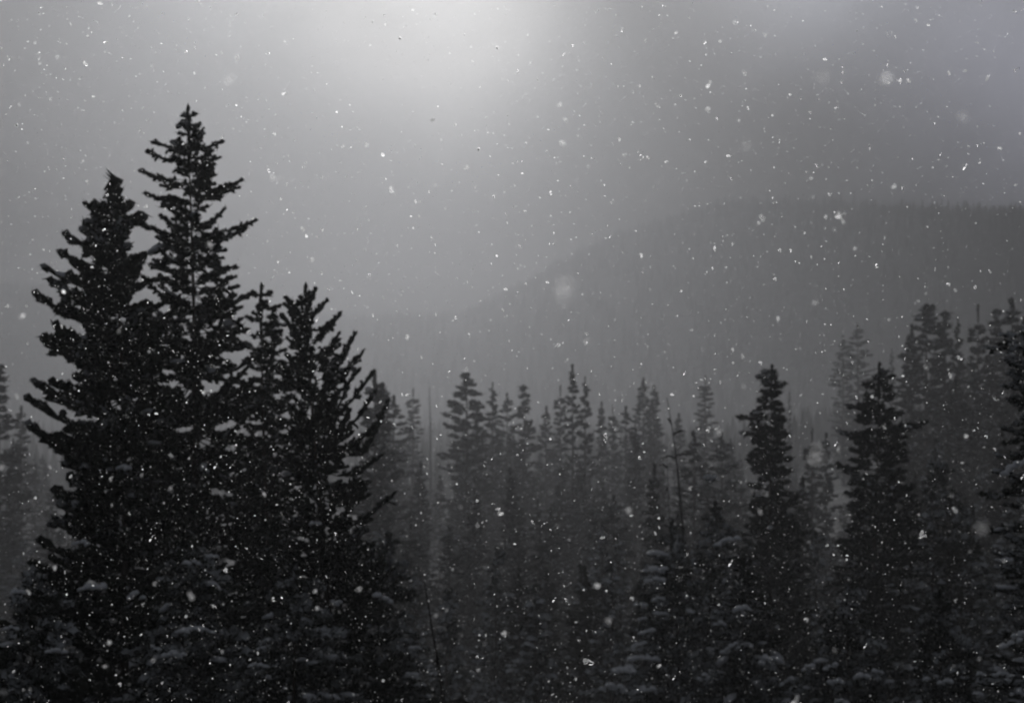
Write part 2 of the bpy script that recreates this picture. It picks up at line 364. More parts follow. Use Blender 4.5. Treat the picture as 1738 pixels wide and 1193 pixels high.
    link('crown', finish(rng, acc, pr, mat or M_NEAR, 'crown'), root)
    if snow: tag(link('snow_cover', snow_mesh(rng, snow), root), kind='stuff')
    return root

RAG = dict(rv=.34, sides=3, nsub=1, roll=.9, seg=.22, tr=.042, tl=.25, dens=23, lift=.15, whorl=11, dz=.22, rise=.18, sag=.14, gap=.10, lenr=(.42, 1.0), snow=.06, needles=2, leader=.05)
FING = dict(nl=1.3, sides=3, nsub=1, roll=.8, seg=.28, tr=.078, tl=.36, dens=12, lift=.35, whorl=12, dz=.26, rise=.32, sag=.22, gap=.08, lenr=(.45, .98), snow=.2, needles=4, leader=.19)
UPSW = dict(sides=3, nsub=1, roll=.6, droop=.9, rv=.3, lv=.5, seg=.22, tr=.042, tl=.36, dens=19, lift=.35, whorl=8, dz=.24, rise=.72, sag=.36, gap=.05, lenr=(.4, 1.0), snow=.06, needles=2, leader=.055)
DENS = dict(sides=3, nsub=1, roll=.8, seg=.28, tr=.05, tl=.26, dens=17, lift=.12, whorl=8, dz=.24, rise=.10, sag=.12, gap=.05, lenr=(.4, 1.0), snow=.12, needles=5, leader=.07)

def var(b, **k): c = dict(b); c.update(k); return c
# tall tree of the left group
hero(11, 62, (322, 178), 330,
     [(190, 312), (210, 306), (240, 290), (270, 280), (300, 262), (340, 268), (380, 255), (430, 240), (500, 225), (600, 195), (800, 170), (1193, 120)],
     [(190, 330), (215, 344), (240, 362), (280, 362), (320, 372), (360, 390), (420, 392), (500, 420), (600, 440), (800, 470), (1193, 520)],
     [(266, 244), (241, 291), (258, 300), (372, 243), (407, 310), (398, 318), (427, 375), (412, 392), (247, 385), (258, 262), (392, 470), (425, 500), (250, 330), (366, 268)],
     var(RAG), 'tallest black spruce with ragged pointed top, standing in the left group', clumps=[(200, 885, 36, 18, 1.9)])
# thick-fingered tree on its left
hero(12, 58, (194, 300), 215,
     [(320, 184), (345, 165), (400, 135), (430, 118), (500, 92), (560, 90), (620, 86), (680, 66), (740, 66), (800, 80), (860, 62), (930, 40), (1050, 12), (1193, -10)],
     [(320, 204), (350, 210), (400, 226), (450, 236), (520, 260), (700, 300), (900, 340), (1193, 400)],
     [(152, 350), (116, 402), (106, 432), (82, 457), (70, 505), (240, 374), (229, 368), (236, 440), (78, 580), (85, 575), (56, 680), (68, 652), (52, 725), (216, 352), (148, 395), (160, 345), (90, 480), (66, 735)],
     var(FING), 'black conifer with stubby finger-like boughs and thick blunt top, leftmost of the left group',
     clumps=[(140, 917, 40, 18, 1.9), (160, 992, 62, 20, 2.0), (232, 1005, 40, 26, 2.2), (60, 1172, 48, 30, 2.2), (210, 790, 30, 14, 1.6), (25, 1165, 20, 22, 2.0)])
hero(13, 66, (448, 480), 455,
     [(490, 440), (520, 430), (560, 418), (600, 408), (700, 395), (900, 370), (1193, 350)], [(490, 456), (520, 464), (560, 470), (620, 480), (800, 500), (1193, 530)],
     [(431, 498), (460, 497), (470, 520), (424, 540)], var(RAG, whorl=4), 'slim dark spruce with forked tip, just right of the tallest tree')
hero(14, 70, (465, 520), 470,
     [(540, 456), (580, 440), (620, 428), (700, 412), (800, 400), (1193, 350)], [(540, 474), (580, 486), (620, 500), (700, 520), (800, 540), (1193, 600)],
     [], var(DENS), 'dense conical dark spruce between the slim forked spruce and the upswept pine')
hero(15, 60, (519, 480), 575,
     [(500, 505), (515, 489), (560, 480), (620, 482), (700, 490), (800, 470), (1193, 400)],
     [(500, 533), (515, 545), (540, 568), (575, 596), (620, 614), (700, 648), (760, 645), (850, 668), (950, 680), (1193, 712)],
     [(489, 512), (483, 542), (548, 514), (572, 540), (598, 573), (611, 604), (628, 640), (655, 690), (560, 552), (585, 600), (632, 672)],
     var(UPSW), 'black pine with upswept curving boughs, rightmost of the left group', name='pine_tree',
     clumps=[(535, 885, 26, 14, 1.6), (570, 1016, 26, 26, 1.8), (650, 1008, 42, 20, 1.8, -.3), (470, 1040, 60, 18, 1.9), (495, 1160, 40, 20, 2.0)])
# low dark trees filling the foot of the left group
SNOWY = var(DENS, snow=.16, tr=.055, rise=.0, sag=-.05, gap=.1)
hero(16, 50, (330, 905), 330, [(930, 300), (1000, 255), (1100, 215), (1193, 190)], [(930, 360), (1000, 410), (1100, 455), (1193, 480)], [],
     SNOWY, 'low black snow-spotted spruce at the foot of the left group, under the tallest tree', mat=M_LOW,
     clumps=[(296, 1102, 50, 34, 1.6), (265, 1092, 24, 28, 1.5), (325, 950, 34, 20, 1.2), (360, 940, 24, 14, 1.3), (330, 1065, 80, 14, 1.6)])
hero(17, 47, (60, 960), 60, [(990, 40), (1050, -10), (1193, -60)], [(990, 90), (1050, 130), (1193, 190)], [],
     SNOWY, 'low snow-spotted spruce in the bottom left corner of the wood', mat=M_LOW, clumps=[(30, 1000, 36, 18, 1.3), (95, 1100, 40, 14, 1.4), (20, 1060, 30, 16, 1.4)])
hero(18, 54, (505, 960), 505, [(1000, 470), (1100, 420), (1193, 390)], [(1000, 550), (1100, 620), (1193, 660)], [],
     var(SNOWY, snow=.35), 'low black spruce below the upswept pine', mat=M_LOW, clumps=[(440, 1125, 36, 14, 1.5)])
hero(19, 66, (655, 900), 650, [(930, 620), (1000, 590), (1193, 560)], [(930, 680), (1000, 705), (1100, 730), (1193, 745)], [],
     var(SNOWY, snow=.5), 'low snowy dark spruce right of the upswept pine, left of the leaning bare stem', mat=M_LOW,
     clumps=[(700, 1140, 30, 16, 1.4), (705, 1095, 26, 16, 1.4), (620, 1130, 34, 12, 1.5)])
# right side
hero(21, 105, (1307, 618), 1310,
     [(640, 1296), (670, 1286), (700, 1276), (730, 1270), (760, 1270), (820, 1266), (900, 1256), (1193, 1235)], [(640, 1318), (670, 1328), (700, 1332), (740, 1340), (820, 1345), (900, 1365), (1193, 1400)],
     [(1258, 708), (1262, 735), (1290, 640), (1327, 652)], var(DENS, tr=.075, dz=.28, tl=.36, whorl=9, dens=13, leader=.06, rise=.02, lenr=(.55, 1)), 'dark pointed spruce at right centre, leaning boughs on its left side')
hero(22, 100, (1490, 614), 1480,
     [(640, 1478), (670, 1465), (700, 1452), (730, 1442), (780, 1440), (860, 1435), (950, 1410), (1193, 1380)], [(640, 1506), (670, 1518), (700, 1530), (730, 1532), (780, 1545), (860, 1560), (950, 1575), (1193, 1610)],
     [(1567, 718), (1552, 724, -.3), (1430, 735), (1444, 690), (1425, 790), (1512, 640)], var(DENS, tr=.075, dz=.27, tl=.38, whorl=9, dens=12, rise=.1, leader=.06, lenr=(.5, 1), gap=.06), 'broad dark spruce with one long bough sticking out right near its top')
hero(23, 46, (1748, 556), 1775,
     [(565, 1728), (590, 1700), (620, 1712), (660, 1715), (700, 1716), (780, 1700), (860, 1690), (930, 1700), (1000, 1680), (1100, 1665), (1193, 1650)], [(600, 1790), (700, 1830), (900, 1880), (1193, 1930)],
     [(1688, 590), (1700, 586), (1712, 568), (1714, 655), (1690, 800), (1678, 840), (1672, 900), (1668, 1150)], var(DENS, tr=.04, tl=.3, rise=-.05, dz=.26, snow=.5, dens=9),
     'snow-laden spruce cut off by the right edge, nearest tree on the right', mat=M_LOW,
     clumps=[(1722, 782, 62, 34, .9, .5), (1722, 1072, 64, 46, 1.2, .45), (1700, 1140, 46, 14, 1.1), (1728, 1165, 34, 36, 1.3), (1706, 945, 34, 14, 1.0), (1715, 600, 20, 7, .3), (1664, 1140, 24, 12, .8), (1658, 1172, 22, 14, .8)])
hero(24, 120, (1590, 778), 1590, [(800, 1575), (850, 1550), (950, 1530), (1193, 1500)], [(800, 1610), (850, 1622), (950, 1640), (1193, 1670)],
     [(1578, 785), (1612, 800)], var(DENS, leader=.06, tr=.085, dz=.34, tl=.40, whorl=8, dens=9, snow=.2), 'dark spruce with crooked bent tip, right of the broad spruce', mat=M_LOW)
# snow-laden tree with stacked pads at bottom centre right
hero(25, 78, (1140, 880), 1150, [(900, 1128), (930, 1100), (1000, 1085), (1060, 1070), (1110, 1050), (1193, 1015)], [(900, 1152), (960, 1180), (1050, 1215), (1193, 1250)],
     [], var(SNOWY, tr=.06, snow=.3, rise=-.12), 'spruce with stacked snow pads on its left boughs, beside the tall bare leaning stem', mat=M_LOW,
     clumps=[(1112, 934, 46, 14, .6), (1112, 962, 50, 16, .7), (1112, 980, 48, 14, .9), (1085, 1022, 34, 14, .7), (1118, 1012, 26, 14, .8), (1120, 1038, 30, 12, .9), (1090, 1046, 22, 14, .8), (1098, 1066, 34, 16, .9, .2),
             (1084, 1090, 36, 16, 1.0, .3), (1092, 1112, 70, 18, 1.0), (1060, 1132, 56, 20, 1.1), (1042, 1158, 56, 26, 1.2), (1096, 1164, 42, 20, 1.4)])
hero(26, 72, (1262, 940), 1262, [(965, 1245), (1010, 1215), (1080, 1190), (1193, 1150)], [(965, 1285), (1010, 1305), (1080, 1345), (1193, 1400)],
     [], var(SNOWY, tr=.055, snow=.4, rise=-.1), 'low snow-loaded spruce with long white bough across its middle, bottom right of centre', mat=M_LOW,
     clumps=[(1240, 1090, 40, 28, 1.1, .4), (1308, 1113, 54, 24, 1.3), (1260, 1028, 38, 16, .9), (1338, 1150, 40, 18, 1.2, .3), (1195, 1140, 26, 26, 1.0), (1222, 1055, 30, 12, .9)])
hero(27, 68, (1440, 990), 1440, [(1020, 1420), (1060, 1395), (1193, 1330)], [(1020, 1465), (1060, 1490), (1193, 1560)], [],
     var(SNOWY, tr=.055, snow=.4, rise=-.1), 'low snow-loaded spruce in front of the broad dark spruce, bottom right', mat=M_LOW,
     clumps=[(1410, 1124, 34, 20, 1.1, .2), (1418, 1152, 36, 22, 1.2), (1462, 1142, 46, 18, 1.3), (1428, 1186, 30, 20, 1.4), (1370, 1128, 30, 14, 1.0, .2), (1490, 1135, 26, 12, 1.1)])
hero(28, 84, (1215, 850), 1200, [(870, 1200), (900, 1180), (1000, 1160), (1193, 1140)], [(870, 1230), (900, 1250), (1000, 1262), (1193, 1290)], [],
     var(SNOWY, tr=.06, snow=.2), 'dark spruce with one curved snow pad near its top, right of the leaning stem', mat=M_LOW, clumps=[(1236, 912, 56, 20, .9, .25), (1205, 806, 26, 12, .2)])
hero(29, 64, (1600, 985), 1600, [(1010, 1580), (1060, 1555), (1193, 1500)], [(1010, 1622), (1060, 1650), (1193, 1700)], [],
     var(SNOWY, tr=.055, snow=.3), 'low dark spruce between the broad spruce and the right-edge tree, bottom right', mat=M_LOW, clumps=[(1605, 1153, 34, 12, 1.2)])

# ---- trees farther off: a few kinds, each built once with trunk and crown, then copied
def proto(seed, shape, h, rad, n_whorl, nb, mat, tl=.42, tr=.12, needles=2, top=.05, snow=.12, bare=.05):
    rng = np.random.default_rng(seed); acc = []; sn = []
    pr = dict(seg=.45, tr=tr, tl=tl, dens=6.5, lift=.05, sag=.12, roll=.8, nsub=1, sub=1, snow=snow, needles=needles, sides=3)
    lump_ = np.cumsum(rng.normal(0, .3, n_whorl + 2))
    for i in range(n_whorl):
        f = (i + .5) / n_whorl; z = h * (bare + (.995 - bare) * f)
        if shape == 'cone': r = rad * (1 - f) ** .85
        elif shape == 'column': r = rad * min(1, (1 - f) * 5) * (1 - .35 * f)
        elif shape == 'round': r = rad * math.sqrt(max(0, 1 - f)) * (1 - .15 * f)
        elif shape == 'spire': r = rad * ((1 - f) ** 1.15 + .10 * (f < .96))
        r *= 1 + .22 * math.sin(lump_[i] * 2 + seed)
        r = max(r, top)
        for _ in range(nb):
            if rng.random() < .1: continue
            a = rng.uniform(0, 2 * PI); e = r * rng.uniform(.35, 1.08); dz = z + rng.uniform(-.5, .5) * h / n_whorl
            branch(rng, acc, sn, (0, 0, max(.1, dz - e * rng.uniform(-.15, .45))), (e * math.cos(a), e * math.sin(a), min(dz, h - .05)), pr)
    for zz in np.arange(h - .9, h - .2, .2): acc.append((np.array([[0, 0, zz]]), np.array([[0, 0, 1.]]), np.array([.42]), np.array([tr * (.9 if shape != 'spire' else .5)])))
    c = finish(rng, acc, pr, mat, 'crown'); t = trunk_mesh(rng, h * .99, .16, mat=M_BARK, sides=6)
    s = snow_mesh(rng, sn) if sn else None
    return dict(h=h, crown=c, trunk=t, snow=s)
H0 = 17.0
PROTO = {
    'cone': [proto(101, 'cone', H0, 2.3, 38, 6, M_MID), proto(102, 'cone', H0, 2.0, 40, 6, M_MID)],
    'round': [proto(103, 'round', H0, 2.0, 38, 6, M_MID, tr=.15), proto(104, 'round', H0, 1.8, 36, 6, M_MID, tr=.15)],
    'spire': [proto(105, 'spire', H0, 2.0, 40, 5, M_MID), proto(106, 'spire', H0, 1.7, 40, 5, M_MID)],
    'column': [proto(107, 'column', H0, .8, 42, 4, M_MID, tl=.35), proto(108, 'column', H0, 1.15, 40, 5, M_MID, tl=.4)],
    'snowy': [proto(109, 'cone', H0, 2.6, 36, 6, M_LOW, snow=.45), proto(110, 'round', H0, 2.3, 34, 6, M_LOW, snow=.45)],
}
SNAG = None
rngp = np.random.default_rng(5)
def put(kind, v, px, py, d, label, group=None, wide=1.0, name='spruce_tree', lean=0):
    """tree whose tip stands at that height above the ground of its spot"""
    p = P(px, py, d); gz = ground_z(p[0], d); h = p[2] - gz
    if h < 2: return None
    pr = PROTO[kind][v % len(PROTO[kind])]
    r = empty(name, (p[0], d, gz), rngp.uniform(0, 2 * PI)); r.rotation_euler[1] = lean
    s = h / pr['h']; w = wide * (1.25 if d < 160 else 1.55) * max(.75, min(1.3, s ** .6))
    tag(r, label, 'tree', group)
    for nm in ('trunk', 'crown', 'snow'):
        if pr[nm]:
            o = link('snow_cover' if nm == 'snow' else nm, pr[nm], r); o.scale = (w, w, s)
            if nm == 'snow': tag(o, kind='stuff')
    return r

LIST = [
 ('cone', 0, 636, 630, 187, 1.0, 'grey hazy spruce with rounded tip, just behind the boughs of the upswept pine'),
 ('column', 0, 650, 652, 206, 1.2, 'thin grey hazy spruce spire right behind the upswept pine boughs'),
 ('column', 1, 668, 672, 295, 1.2, 'slim grey spruce in the gap right of the left group'),
 ('spire', 0, 701, 660, 442, 1.3, 'pale broad-shouldered spruce, first full tree right of the left group'),
 ('cone', 1, 714, 786, 234, .8, 'darker thin spruce in front of the pale broad-shouldered one'),
 ('round', 0, 792, 634, 289, 1.15, 'tall round-headed spruce standing out left of centre'),
 ('cone', 0, 812, 690, 320, 1.0, 'grey spruce shoulder directly right of the round-headed spruce'),
 ('spire', 1, 836, 650, 332, .9, 'grey spire between the round-headed spruce and the twin tops'),
 ('column', 1, 861, 668, 357, 1.0, 'left narrow one of the twin grey tops left of centre'),
 ('round', 1, 889, 655, 326, .85, 'right broader one of the twin grey tops left of centre'),
 ('cone', 0, 927, 690, 369, .9, 'small grey top left of the centre cluster'),
 ('spire', 0, 951, 655, 369, 1.0, 'pointed grey spruce left of the tall thin column'),
 ('column', 0, 972, 620, 289, .75, 'tall thin column-shaped spruce rising highest at the centre'),
 ('spire', 1, 993, 640, 308, .8, 'grey spruce touching the right side of the tall thin column'),
 ('cone', 1, 1021, 683, 357, .8, 'small pointed grey top right of the tall thin column'),
 ('spire', 0, 1040, 688, 369, .8, 'second small pointed top right of the tall thin column'),
 ('column', 1, 1062, 690, 357, 1.0, 'narrow grey top left of the broad pale pair'),
 ('cone', 0, 1092, 642, 405, 1.1, 'taller left one of the broad pale pair right of centre'),
 ('cone', 1, 1110, 655, 405, 1.0, 'lower right one of the broad pale pair right of centre'),
 ('cone', 1, 1152, 702, 381, .9, 'pale low top just right of the leaning bare stem'),
 ('spire', 0, 1197, 638, 418, 1.25, 'pale steep spruce standing alone right of the leaning bare stem'),
 ('spire', 1, 1078, 722, 258, .9, 'mid-grey spruce under the broad pale pair'),
 ('column', 1, 1178, 733, 187, .9, 'dark narrow spruce immediately right of the leaning stem'),
 ('column', 1, 1225, 736, 200, 1.0, 'dark narrow spruce under the pale steep one'),
 ('spire', 1, 1340, 660, 405, .35, 'thin pale spire just right of the dark pointed spruce'),
 ('cone', 0, 1240, 745, 308, .8, 'grey low spruce left of the dark pointed spruce'),
 ('spire', 0, 1378, 728, 212, .9, 'left one of the two dark tops between the dark pointed and the broad spruce'),
 ('cone', 1, 1402, 736, 225, .8, 'right one of the two dark tops between the dark pointed and the broad spruce'),
 ('column', 1, 1431, 570, 492, 1.0, 'left of the two faint thin columns beyond the broad dark spruce'),
 ('column', 1, 1456, 550, 480, 1.3, 'right taller one of the two faint thin columns beyond the broad dark spruce'),
 ('spire', 1, 1514, 592, 442, .6, 'faint thin top just right of the broad dark spruce'),
 ('round', 0, 1572, 518, 242, 1.17, 'round-headed hazy spruce at the left end of the back row on the right'),
 ('round', 1, 1604, 530, 250, 0.86, 'blunt hazy spruce second in the back row on the right'),
 ('spire', 1, 1626, 538, 258, 0.69, 'small hazy spire third in the back row on the right'),
 ('spire', 0, 1660, 519, 242, 0.95, 'pointed hazy spruce in the middle of the back row on the right'),
 ('round', 1, 1691, 527, 250, 0.86, 'domed hazy spruce second from the right in the back row'),
 ('column', 1, 1718, 508, 234, 1.21, 'tall hazy column near the right edge in the back row'),
 ('cone', 1, 1742, 520, 237, 0.86, 'hazy spruce half cut by the right edge in the back row'),
 ('cone', 0, 1548, 552, 250, 0.95, 'lower hazy spruce shoulder at the left end of the right back row'),
 ('spire', 0, 1622, 640, 212, 1.14, 'dark grey spire in front of the back row on the right'),
 ('cone', 1, 1652, 700, 206, .7, 'dark grey low shoulder right of the dark grey spire'),
 ('round', 1, -2, 620, 234, 1.0, 'hazy grey spruce cut by the left edge'),
 ('cone', 1, 36, 690, 320, 1.0, 'pale hazy spruce in the gap left of the left group'),
 ('spire', 1, 22, 745, 246, .8, 'grey low spruce in the gap near the left edge'),
 ('cone', 0, 806, 830, 187, .7, 'dark thin spruce in front of the round-headed spruce'),
 ('cone', 1, 866, 795, 200, .7, 'dark slender spruce below the twin grey tops'),
 ('spire', 0, 935, 862, 181, .9, 'brown-black spruce low in the centre below the centre cluster'),
 ('spire', 1, 1007, 850, 187, .8, 'dark slender spruce below the small pointed tops'),
 ('column', 1, 1042, 842, 168, .8, 'dark narrow spruce left of the leaning stem, low in the wood'),
 ('cone', 0, 985, 960, 110, .9, 'small dark spruce at bottom centre'),
 ('cone', 1, 1362, 812, 135, .95, 'dark spruce filling the gap between the dark pointed and the broad spruce'),
 ('snowy', 1, 1385, 905, 112, .95, 'snow-dusted low spruce under the gap between the dark pointed and broad spruces'),
 ('cone', 0, 1555, 800, 150, .9, 'dark narrow spruce tight against the right side of the broad spruce'),
 ('cone', 1, 1110, 790, 140, .8, 'dark thin spruce left of the foot of the tall leaning stem'),
 ('snowy', 0, 765, 1000, 95, .8, 'snow-dusted low spruce right of the bare bottom stem'),
 ('snowy', 1, 842, 930, 105, .8, 'snow-dusted dark spruce with one long snow bough, bottom centre left'),
]
REFS = [(322, 178, 'tallest black spruce'), (194, 300, 'blunt-topped black conifer'), (519, 480, 'upswept black pine'), (1307, 618, 'dark pointed spruce'), (1490, 614, 'broad dark spruce'), (1590, 778, 'crooked-tipped dark spruce'), (1140, 880, 'spruce with stacked snow pads'), (1146, 760, 'tall leaning bare stem')]
for k, v, px, py, d, w, lab in LIST:
    sh = lab.split(',')[0].split()
    if len(sh) <= 9: REFS.append((px, py, ' '.join(sh)))
    put(k, v, px, py, d, lab, wide=w)
RIDGE_TREES = [(1303, 322, 'highest faint tree on the skyline of the far right hill'), (1322, 332, 'faint tree just right of the highest on the far hill skyline'),
               (1450, 322, 'faint thin tree alone on the far hill skyline above the two columns'), (1541, 345, 'last faint tree on the far hill skyline towards the right edge'), (1254, 338, 'first faint tree on the far hill skyline, left end')]
for i, (px, py, lab) in enumerate(RIDGE_TREES): put('spire', i, px, py, 2865, lab, wide=1.4, name='ridge_tree')

# fillers: the rest of the wood, under the skyline of the photograph
SKYL = [(0, 720), (60, 730), (400, 700), (640, 720), (700, 700), (740, 715), (800, 690), (900, 690), (1040, 705), (1120, 690), (1240, 745), (1300, 740), (1400, 760), (1520, 700), (1560, 560), (1738, 560)]
rngf = np.random.default_rng(77)
USED = set()
def filler(dmin, dmax, n, off, kinds, text, group):
    cnt = 0; tries = 0; placed = []
    while cnt < n and tries < n * 30:
        tries += 1
        px = rngf.uniform(-60, 1800); d = rngf.uniform(dmin, dmax)
        lo = np.interp(px, *zip(*SKYL)) + off
        if d > 280 and px < 640 and px > 90: continue
        if d < 190 and px < 640: continue
        if off < 100 and d < 270 and 1540 < px: lo = max(lo, 690)
        py = lo + abs(rngf.normal(0, 45)) + rngf.uniform(0, 30)
        x = (px - CX) / F * d
        if any((x - a) ** 2 + (d - b) ** 2 < (1.3 * c) ** 2 for a, b, c in placed): continue
        gz = ground_z(x, d); h = (CY0 - py) / F * d - gz
        if h < 4 or h > 27: continue
        wd = rngf.uniform(.75, 1.1); lab = None
        refs = sorted(REFS, key=lambda q: abs(q[0] - px) + .35 * abs(q[1] - py))[:16]
        size = ('slender' if wd < .86 else ('broad' if wd > 1.0 else '')); base = (size + ' ' + text).strip()
        for q in refs:
            rel = ('below and ' if py > q[1] + 55 else '') + ('left of' if px < q[0] else 'right of')
            c = base + ' ' + rel + ' the ' + q[2]
            if c not in USED and len(c.split()) <= 16: lab = c; break
        lab = lab or base + ' among others ' + ('left of' if px < refs[0][0] else 'right of') + ' the ' + refs[0][2]
        lab = ' '.join(lab.split()[:16]); USED.add(lab)
        k = kinds[rngf.integers(len(kinds))]
        put(k, int(rngf.integers(2)), px, py, d, lab, group, wide=wd)
        placed.append((x, d, 1.0)); cnt += 1
filler(330, 560, 90, 18, ['cone', 'spire', 'round', 'column'], 'pale hazy spruce', 'pale hazy trees deep in the wood')
filler(215, 330, 88, 65, ['cone', 'spire', 'round', 'column'], 'mid-grey spruce', 'mid-grey trees in the middle of the wood')
filler(140, 215, 70, 150, ['cone', 'spire', 'snowy'], 'dark frosted spruce', 'dark frosted trees towards the front of the wood')
filler(84, 140, 50, 240, ['snowy', 'cone'], 'snow-spotted dark spruce', 'dark snow-spotted trees low in front')

# ---- bare stems
def stem(pts, d, r, label, seed, stubs=14):
    rng = np.random.default_rng(seed); W = [P(x, y, d) for x, y in pts]
    gx = W[-1][0]; gz = ground_z(gx, d); root = empty('dead_stem', (gx, d, gz)); tag(root, label, 'dead tree')
    zs = [w[2] - gz for w in W][::-1]; xs = [w[0] - gx for w in W][::-1]; h = zs[-1]
    tx = lambda z: (float(np.interp(z, zs, xs)), 0.05 * math.sin(z * .4))
    link('trunk', trunk_mesh(rng, h, r, tx, M_DEAD, 0, 7), root)
    n = 0; VV = []; TT = []
    for _ in range(stubs):
        z = rng.uniform(.45, .98) * h; x, y = tx(z); a = rng.uniform(0, 2 * PI); l = rng.uniform(.25, 1.0) * (1.15 - z / h) * 1.3 + .1
        w = .018; p = np.array([x, y, z]); q = p + np.array([math.cos(a) * l, math.sin(a) * l, l * rng.uniform(-.5, .3)])
        link('branch', mesh('branch', np.array([p + [0, 0, w], p + [w, w, -w], p - [w, w, w], (p + q) / 2 + [0, 0, w + .05], (p + q) / 2 + [w, w, .05 - w], (p + q) / 2 + [-w, -w, .05 - w], q]),
             np.array([(3, 4, 6), (4, 5, 6), (5, 3, 6)]), np.array([(0, 1, 4, 3), (1, 2, 5, 4), (2, 0, 3, 5)]), M_DEAD), root)
    return root
stem([(1132, 675), (1138, 710), (1146, 760), (1153, 830), (1158, 900), (1162, 1000), (1166, 1193)], 76, .13, 'tall bare dark stem leaning left, rising above the wood right of centre', 31, 22)
stem([(1131, 760), (1137, 900), (1140, 1193)], 80, .07, 'thin straight dead stem just left of the tall leaning one', 32, 12)
stem([(720, 985), (727, 1030), (736, 1080), (744, 1130), (754, 1193)], 36, .12, 'thin dark bare stem bending at bottom centre left', 33, 5)
stem([(728, 640), (730, 700), (731, 800), (732, 1193)], 450, .2, 'faint thin hazy snag right of the pale broad-shouldered spruce', 34, 16)
stem([(1035, 850), (1040, 900), (1050, 980), (1060, 1193)], 98, .08, 'slender dark dead stem low in the wood at centre right', 35, 12)
stem([(1424, 960), (1427, 1050), (1428, 1193)], 74, .05, 'thin upright dead stem at the bottom right, in front of the broad spruce', 36, 6)
stem([(1562, 570), (1560, 640), (1560, 760), (1560, 1193)], 360, .15, 'faint hazy snag at the foot of the right back row', 37, 10)

# ------------------------------------------------------------------ far wooded hills: one mass
rng = np.random.default_rng(9)
VV, TT, RN = [], [], []; n = 0; sd = 4
for _ in range(8000):
    px = rng.uniform(-500, 2250); rr, rd = ridge(px); r = rng.uniform(660, rd + 25)
    if rng.random() < .25: r = rd + rng.uniform(-12, 12)
    az = math.atan((px - CX) / F); x, y = r * math.sin(az), r * math.cos(az); z = ground_z(x, y)
    h = rng.uniform(9, 15) * (.6 + .4 * min(1, r / 1500)); w = h * rng.uniform(.16, .25)
    lev = 3; v = []
    for i in range(lev):
        f = i / lev
        for j in range(sd):
            a = j * 2 * PI / sd + i; q = w * (1 - f) * rng.uniform(.6, 1.3); v.append((x + q * math.cos(a), y + q * math.sin(a), z + h * f + rng.uniform(-.3, .3)))
    v.append((x, y, z + h)); VV.append(v)
    for i in range(lev - 1):
        for j in range(sd):
            a = n + i * sd + j; b = n + i * sd + (j + 1) % sd; TT.append((a, b, b + sd)); TT.append((a, b + sd, a + sd))
    for j in range(sd): TT.append((n + (lev - 1) * sd + j, n + (lev - 1) * sd + (j + 1) % sd, n + lev * sd))
    n += lev * sd + 1; RN += [rng.random()] * (lev * sd + 1)
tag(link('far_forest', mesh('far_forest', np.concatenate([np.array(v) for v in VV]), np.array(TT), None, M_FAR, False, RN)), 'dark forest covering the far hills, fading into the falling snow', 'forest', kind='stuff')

# ------------------------------------------------------------------ falling snow
def flake(rng, s, k=0, m=5):
    """irregular clump of ice plates, s = half size"""
    V = []; T = []; k = k or rng.integers(1, 3); st = rng.uniform(.35, 1)
    axis = nrm(rng.normal(0, 1, 3))
    for i in range(k):
        a = nrm(rng.normal(0, 1, 3)); b = nrm(np.cross(a, rng.normal(0, 1, 3))); c = rng.normal(0, .35 * s, 3); n = len(V)
        for j in range(m):
            q = s * rng.uniform(.45, 1); p = c + a * math.cos(j * 2 * PI / m) * q + b * math.sin(j * 2 * PI / m) * q * .8
            p = p - axis * np.dot(p, axis) * (1 - st); V.append(p)
        T += [(n, n + q, n + q + 1) for q in range(1, m - 1)]
    return np.array(V), np.array(T)
rng = np.random.default_rng(21)
SHAPES = [flake(rng, 1.0, 1 if i < 34 else 2, 4) for i in range(40)]
DENSITY, YMAX = 125.0, 30.0
vol = 0; ys = np.linspace(2.8, YMAX, 200); wfun = lambda y: (.31 * y + 1.2) * (.22 * y + .9)
area = wfun(ys); cdf = np.cumsum(area); cdf /= cdf[-1]; N = int(float(area.sum() * (ys[1] - ys[0])) * DENSITY)
yy = np.interp(rng.random(N), cdf, ys)
xx = rng.uniform(-.5, .5, N) * (.31 * yy + 1.2); zz = rng.uniform(-.5, .5, N) * (.22 * yy + .9) + yy * .016
sz = np.clip(rng.lognormal(math.log(.0021), .55, N), .0009, .0090); sz = np.minimum(sz, .0022 + yy * .00045)
VV, TT = [], []; n = 0; which = rng.integers(0, 40, N); SHAPES += [flake(rng, 1.0, 3, 7) for _ in range(30)]; which = np.where(yy < 10, rng.integers(40, 70, N), which)
for k, (sv_, st_) in enumerate(SHAPES):
    i = np.where(which == k)[0]
    p = (sv_[None] * sz[i][:, None, None] + np.stack([xx[i], yy[i], zz[i]], 1)[:, None]).reshape(-1, 3)
    t = (st_[None] + (np.arange(len(i)) * len(sv_))[:, None, None]).reshape(-1, 3) + n
    VV.append(p); TT.append(t); n += len(p)
tag(link('falling_snow', mesh('falling_snow', np.concatenate(VV), np.concatenate(TT), None, M_FLAKE)), 'white snowflakes drifting through the air in front of the wood', 'snowfall', kind='stuff')
